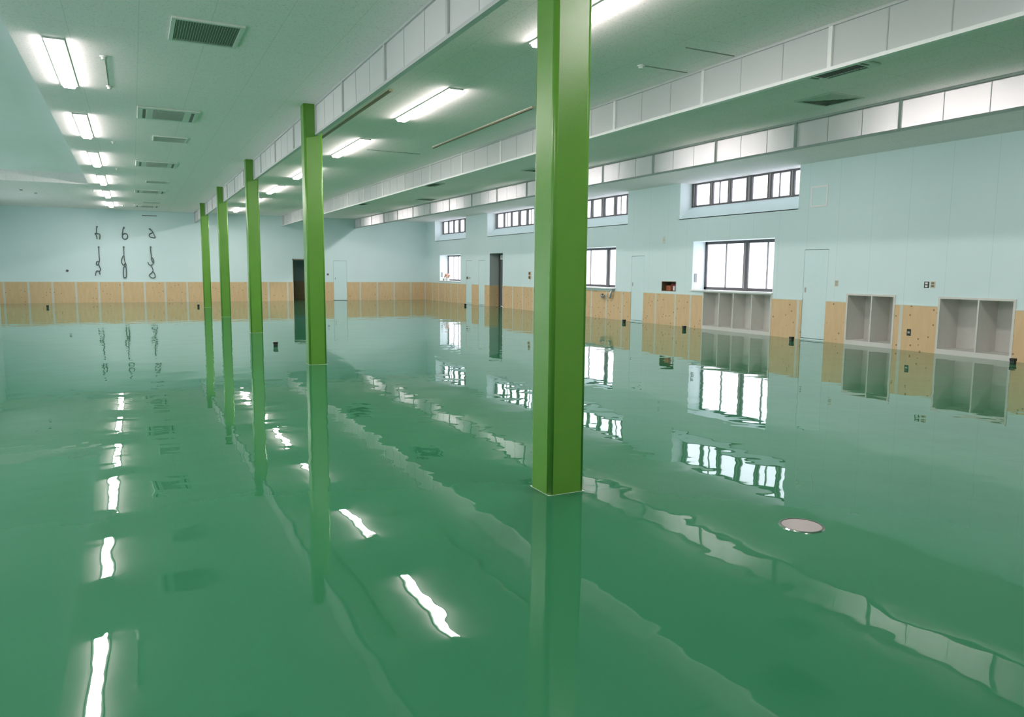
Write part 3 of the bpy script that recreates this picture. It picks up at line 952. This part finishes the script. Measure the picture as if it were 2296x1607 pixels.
# ------------------------------------------------------------------ wall niche and its contents
y0, y1, z0, z1 = NICHE
root = thing('wall_niche', (XR, (y0 + y1) / 2, z0), 'small dark brown wall niche between the flush door and the large window', 'niche')
mb = MB(); g = 0.001; xd = XR + 0.32
mb.box(XR + 0.002, xd, y0 + g, y0 + 0.012, z0 + g, z1 - g); mb.box(XR + 0.002, xd, y1 - 0.012, y1 - g, z0 + g, z1 - g)
mb.box(XR + 0.002, xd, y0 + 0.012, y1 - 0.012, z0 + g, z0 + 0.012); mb.box(XR + 0.002, xd, y0 + 0.012, y1 - 0.012, z1 - 0.012, z1 - g)
mb.box(xd, xd + 0.012, y0 + g, y1 - g, z0 + g, z1 - g)
mb.build('niche_box', M['brown'], root)
mb = MB(); e = 0.02
mb.box(XR - 0.006, XR + 0.002, y0 - e, y0, z0 - e, z1 + e); mb.box(XR - 0.006, XR + 0.002, y1, y1 + e, z0 - e, z1 + e)
mb.box(XR - 0.006, XR + 0.002, y0, y1, z0 - e, z0); mb.box(XR - 0.006, XR + 0.002, y0, y1, z1, z1 + e)
mb.build('niche_rim', M['toprail'], root)
o = MB().box(XR + 0.13, XR + 0.25, 17.62, 17.83, z0 + 0.0125, z0 + 0.16).build('small_box', M['orange'], origin=(XR + 0.19, 17.72, z0 + 0.0125), bevel=0.004)
tag(o, 'orange brown box inside the small wall niche', 'box')
o = MB().box(XR + 0.12, XR + 0.28, 17.36, 17.58, z0 + 0.0125, z0 + 0.20).build('small_box', M['red'], origin=(XR + 0.2, 17.47, z0 + 0.0125), bevel=0.004)
tag(o, 'dark red box inside the small wall niche', 'box')
o = MB().box(XR + 0.04, XR + 0.09, 17.33, 17.40, z0 + 0.0125, z0 + 0.15).build('white_bottle', M['sill'], origin=(XR + 0.065, 17.365, z0 + 0.0125), bevel=0.012)
tag(o, 'tiny white item at the right end of the small wall niche', 'bottle')

# ------------------------------------------------------------------ plates, switches, hatch on the right wall
root = thing('access_hatch', (XR, 12.275, 3.04), 'square white-framed hatch high on the wall above the flush door', 'hatch')
mb = MB(); y0, y1, z0, z1 = 12.04, 12.51, 3.045, 3.52; w = 0.04
mb.box(XR - 0.012, XR, y0, y0 + w, z0, z1); mb.box(XR - 0.012, XR, y1 - w, y1, z0, z1); mb.box(XR - 0.012, XR, y0 + w, y1 - w, z0, z0 + w); mb.box(XR - 0.012, XR, y0 + w, y1 - w, z1 - w, z1)
mb.build('hatch_frame', M['sill'], root)
MB().box(XR - 0.005, XR, y0 + w, y1 - w, z0 + w, z1 - w).build('hatch_panel', M['door'], root)

def plate(y, z, w, h, face, keys, label, cat, name, x=XR, nkeys=2, group=None):
    root = thing(name, (x, y, z), label, cat, group)
    pl = MB().box(x - 0.008, x, y - w / 2, y + w / 2, z - h / 2, z + h / 2).build('plate', face, root, bevel=0.002)
    for k in range(nkeys):
        zz = z + h * (0.22 if k else -0.22) if nkeys == 2 else z
        MB().box(x - 0.012, x - 0.008, y - w * 0.28, y + w * 0.28, zz - h * 0.15, zz + h * 0.15).build('key', keys, pl)
    return root
plate(11.675, 1.325, 0.085, 0.13, M['beige'], M['grey_and_shade'], 'beige two-key switch plate right of the flush door', 'switch', 'wall_switch')
plate(9.545, 1.335, 0.10, 0.125, M['dark'], M['white'], 'dark switch plate above the gap between the two-bay shelves, left of a pair', 'switch', 'wall_switch')
plate(9.415, 1.34, 0.10, 0.125, M['beige'], M['slat_dark'], 'beige switch plate above the gap between the two-bay shelves, right of a pair', 'switch', 'wall_switch')
plate(9.845, 0.37, 0.085, 0.135, M['dark'], M['grey_and_shade'], 'dark socket plate low on the wainscot between the two-bay shelves', 'socket', 'wall_socket', x=XR - 0.012, nkeys=1)
plate(17.83, 2.485, 0.10, 0.21, M['toprail'], M['beige'], 'pale vertical plate on the wall above the dark niche', 'plate', 'wall_plate', nkeys=1)
plate(32.38, 1.21, 0.20, 0.12, M['slat_dark'], M['dark'], 'dark switch plate beside the corner window, left of a pair', 'switch', 'wall_switch', nkeys=1)
plate(32.10, 1.21, 0.16, 0.12, M['slat'], M['slat_dark'], 'greyer switch plate beside the corner window, right of a pair', 'switch', 'wall_switch', nkeys=1)
for z, lab in ((1.455, 'upper brown round fitting on a beige plate by the near green column'), (1.30, 'lower brown round fitting on a beige plate by the near green column')):
    root = thing('wall_fitting', (XR, 26.18, z), lab, 'wall fitting', 'brown fittings near the column')
    MB().box(XR - 0.006, XR, 26.06, 26.30, z - 0.075, z + 0.075).build('plate', M['beige'], root)
    MB().cyl((XR - 0.03, 26.18, z), 0.055, 0.024, seg=18, axis='x').build('knob', M['brown'], root)
def jamb_slot(x, y, z, label):
    root = thing('window_control', (x, y, z), label, 'window control', 'grey controls on window jambs')
    MB().box(x - 0.045, x + 0.045, y - 0.01, y, z - 0.12, z + 0.12).build('control_plate', M['alu_light'], root)
    MB().box(x - 0.02, x + 0.02, y - 0.016, y - 0.01, z - 0.10, z + 0.10).build('control_grip', M['grey_and_shade'], root)
    return root
j0 = jamb_slot(XR + 0.115, 16.54 - 0.012, 1.39, 'grey control plate on the jamb of the large lower window')
copy_tree(j0, (XR + 0.11, 35.94 - 0.012, 1.33), 'grey control plate on the jamb of the corner window')
for (x, z, lab) in ((-2.54, 1.40, 'small dark round wall fitting left of the looped ornaments'), (8.75, 1.305, 'small dark round wall fitting between the dark doorway and the flush door')):
    root = thing('call_button', (x, YB, z), lab, 'wall fitting')
    MB().cyl((x, YB - 0.03, z), 0.048, 0.03, seg=18, axis='y').build('knob', M['alu_dark'], root)
    MB().cyl((x, YB - 0.008, z), 0.06, 0.008, seg=18, axis='y').build('back_plate', M['slat'], root)

# pipes under the projecting sill
root = thing('pipe_trap', (XR - 0.1, 20.85, 0.68), 'grey curved pipe under the projecting sill, left of the pair beside the column', 'pipe')
mb = MB(); mb.tube([(XR - 0.02, 20.85 + 0.11, 0.80), (XR - 0.10, 20.85 + 0.10, 0.78), (XR - 0.10, 20.85 + 0.04, 0.715), (XR - 0.10, 20.85 - 0.04, 0.71), (XR - 0.10, 20.85 - 0.1, 0.77)], 0.034, seg=10)
mb.build('pipe_bend', M['steel'], root)
MB().cyl((XR - 0.10, 20.85, 0.665), 0.05, 0.03, seg=16).build('pipe_cap', M['beige'], root)
root = thing('pipe_bracket', (XR - 0.1, 20.40, 0.70), 'grey slanting bracket under the right end of the projecting sill', 'bracket')
MB().tube([(XR - 0.02, 20.34, 0.985), (XR - 0.10, 20.36, 0.90), (XR - 0.10, 20.41, 0.74), (XR - 0.10, 20.44, 0.70)], 0.04, seg=10).build('bracket_arm', M['steel'], root)
MB().cyl((XR - 0.10, 20.44, 0.685), 0.048, 0.03, seg=16).build('bracket_foot', M['alu_light'], root)

# things on the corner window sill
zs = LOWER[2][2] + 0.008
rnd = random.Random(4)
root = thing('flower_pot', (XR + 0.08, 35.05, zs), 'white pot with an orange pink bunch on the corner window sill', 'flower pot')
MB().cyl((XR + 0.08, 35.05, zs), 0.07, 0.15, seg=20, r2=0.095).build('pot', M['sill'], root)
mb = MB()
for k in range(14):
    mb.ball((XR + 0.08 + rnd.uniform(-.09, .09), 35.16 + rnd.uniform(-.22, .24), zs + 0.20 + rnd.uniform(-.05, .12)), rnd.uniform(.035, .06), seg=8, rings=5)
mb.build('blossoms', M['pink'], root)
mb = MB().tube([(XR + 0.08, 35.06, zs + 0.12), (XR + 0.08, 35.12, zs + 0.22)], 0.02, seg=6)
for k in range(6):
    mb.ball((XR + 0.08 + rnd.uniform(-.06, .06), 35.12 + rnd.uniform(-.1, .1), zs + 0.15 + rnd.uniform(-.01, .05)), 0.035, seg=8, rings=5, squash=0.6)
mb.build('leaves', M['olive'], root)
o = MB().box(XR + 0.03, XR + 0.17, 35.42, 35.62, zs, zs + 0.11).build('small_box', M['vent_facet'], origin=(XR + 0.1, 35.52, zs), bevel=0.006)
tag(o, 'small grey box left of the white pot on the corner window sill', 'box')

# ------------------------------------------------------------------ looped rope ornaments on the end wall
OY = YB - 0.045
def smooth_path(pts, n=5):
    if len(pts) < 3:
        return pts
    P = [Vector((p[0], OY, p[1])) for p in pts]
    out = []
    for i in range(len(P) - 1):
        p0, p1, p2, p3 = P[max(i - 1, 0)], P[i], P[i + 1], P[min(i + 2, len(P) - 1)]
        for k in range(n):
            t = k / n
            out.append(0.5 * ((2 * p1) + (p2 - p0) * t + (2 * p0 - 5 * p1 + 4 * p2 - p3) * t * t + (3 * p1 - p0 - 3 * p2 + p3) * t ** 3))
    out.append(P[-1])
    return out
ORN = [
 ([[(-1.314, 3.324), (-1.333, 3.239), (-1.346, 3.062), (-1.38, 3.025)], [(-1.418, 3.026), (-1.291, 3.03), (-1.219, 2.982), (-1.236, 2.787)], [(-1.411, 3.018), (-1.355, 2.944), (-1.333, 2.793)]], 'dark angular rope loop high on the end wall, left of three'),
 ([[(-0.269, 3.325), (-0.312, 3.238), (-0.315, 3.17), (-0.343, 3.058), (-0.339, 2.973)], [(-0.133, 2.945), (-0.15, 2.88), (-0.192, 2.832), (-0.247, 2.813), (-0.3, 2.829), (-0.337, 2.875), (-0.348, 2.938), (-0.331, 3.003), (-0.29, 3.051), (-0.235, 3.07), (-0.182, 3.054), (-0.144, 3.008), (-0.133, 2.945)]], 'dark round rope ring high on the end wall, middle of three'),
 ([[(0.767, 3.295), (0.879, 3.155), (0.757, 3.074), (0.741, 2.969), (0.845, 2.92), (0.976, 2.924), (0.879, 3.155)]], 'dark teardrop rope loop high on the end wall, right of three'),
 ([[(-1.292, 2.447), (-1.293, 2.233), (-1.291, 2.004), (-1.284, 1.867), (-1.317, 1.759), (-1.327, 1.683), (-1.298, 1.591), (-1.263, 1.469), (-1.302, 1.376), (-1.295, 1.238)], [(-1.284, 1.85), (-1.32, 1.82), (-1.395, 1.804), (-1.419, 1.727), (-1.395, 1.667), (-1.327, 1.683)], [(-1.302, 1.376), (-1.408, 1.406), (-1.453, 1.314), (-1.473, 1.191)]], 'long dark knotted rope just above the wainscot, left of three'),
 ([[(-0.315, 2.468), (-0.32, 2.128), (-0.304, 1.865), (-0.274, 1.757), (-0.252, 1.648), (-0.302, 1.601), (-0.341, 1.663)], [(-0.32, 2.09), (-0.373, 2.034), (-0.437, 1.848), (-0.401, 1.724), (-0.341, 1.663), (-0.281, 1.772)], [(-0.302, 1.601), (-0.36, 1.554), (-0.379, 1.15), (-0.325, 1.111), (-0.267, 1.15), (-0.256, 1.555), (-0.302, 1.601)]], 'long dark rope ending in a narrow upright loop, middle of three above the wainscot'),
 ([[(0.772, 2.492), (0.76, 2.382), (0.789, 2.053), (0.843, 1.975), (0.873, 1.85), (0.833, 1.739), (0.744, 1.675), (0.674, 1.706), (0.622, 1.815)], [(0.789, 2.053), (0.784, 1.927), (0.835, 1.786)], [(0.744, 1.675), (0.822, 1.487), (0.812, 1.408), (0.758, 1.328), (0.661, 1.233), (0.707, 1.139), (0.805, 1.099), (0.893, 1.139), (0.885, 1.282), (0.812, 1.408)]], 'long dark rope with a round end loop, right of three above the wainscot'),
]
for paths, lab in ORN:
    tx, tz = paths[0][0]
    root = thing('rope_ornament', (tx, YB, tz), lab, 'rope ornament', 'dark rope ornaments on the end wall')
    mb = MB()
    for p in paths:
        mb.tube(smooth_path(p), 0.019, seg=8)
    mb.build('rope', M['rope'], root)
    MB().cyl((tx, OY - 0.03, tz), 0.035, YB - OY + 0.03, seg=14, axis='y').build('peg', M['rope'], root)
root = thing('wall_hook', (-1.304, YB, 3.43), 'small white upright hook on the end wall above the left rope loop', 'hook')
MB().box(-1.33, -1.28, YB - 0.03, YB, 3.43, 3.60).build('hook_plate', M['sill'], root, bevel=0.01)

# ------------------------------------------------------------------ floor plate and floor outlets
c = (3.582, 3.14)
root = thing('floor_plate', (c[0], c[1], 0), 'round grey plate with a bright steel rim set in the green floor', 'floor plate')
mb = MB()
seg, ro, ri = 64, 0.135, 0.122
for k in range(seg):
    a, b_ = 2 * math.pi * k / seg, 2 * math.pi * (k + 1) / seg
    P = lambda r, t, z: (c[0] + r * math.cos(t), c[1] + r * math.sin(t), z)
    mb.face([P(ro, a, 0.0002), P(ro, b_, 0.0002), P(ro - 0.004, b_, 0.006), P(ro - 0.004, a, 0.006)], 0, True)
    mb.face([P(ro - 0.004, a, 0.006), P(ro - 0.004, b_, 0.006), P(ri, b_, 0.006), P(ri, a, 0.006)], 0, True)
    mb.face([P(ri, a, 0.006), P(ri, b_, 0.006), P(ri, b_, 0.0002), P(ri, a, 0.0002)], 0, True)
mb.build('plate_rim', M['disc_rim'], root)
MB().cyl((c[0], c[1], 0.0003), 0.1165, 0.0035, seg=64).build('plate_disc', M['disc'], root)
MB().cyl((c[0], c[1], 0.0002), 0.122, 0.0006, seg=64).build('plate_gap', M['slat_dark'], root)

def floor_outlet(x, y, label, s=0.043, h=0.10):
    root = thing('floor_outlet', (x, y, 0), label, 'floor outlet', 'small dark outlets standing on the floor')
    MB().box(x - s * 0.88, x + s * 0.88, y - s * 0.88, y + s * 0.88, 0.0003, h * 0.55).build('outlet_body', M['dark_green'], root, bevel=0.006)
    MB().box(x - s, x + s, y - s, y + s, h * 0.55, h).build('outlet_head', M['dark'], root, bevel=0.008)
    return root
f0 = floor_outlet(2.478, 15.356, 'dark floor outlet standing between the second and third green columns')
for (x, y, lab) in ((-2.966, 33.51, 'dark floor outlet far left near the end wall'), (2.30, 32.6, 'dark floor outlet near the end wall, left of the farthest column'),
                    (13.0, 30.3, 'dark floor outlet in front of the narrow doors near the far corner'), (13.30, 18.75, 'dark floor outlet in front of the flush door by the near column'),
                    (13.30, 15.95, 'dark floor outlet left of the four-bay shelf'), (13.38, 12.3, 'dark floor outlet in front of the flush door right of the four-bay shelf'),
                    (13.62, 7.59, 'dark floor outlet at the right edge of the picture by the larger two-bay shelf')):
    copy_tree(f0, (x, y, 0), lab)
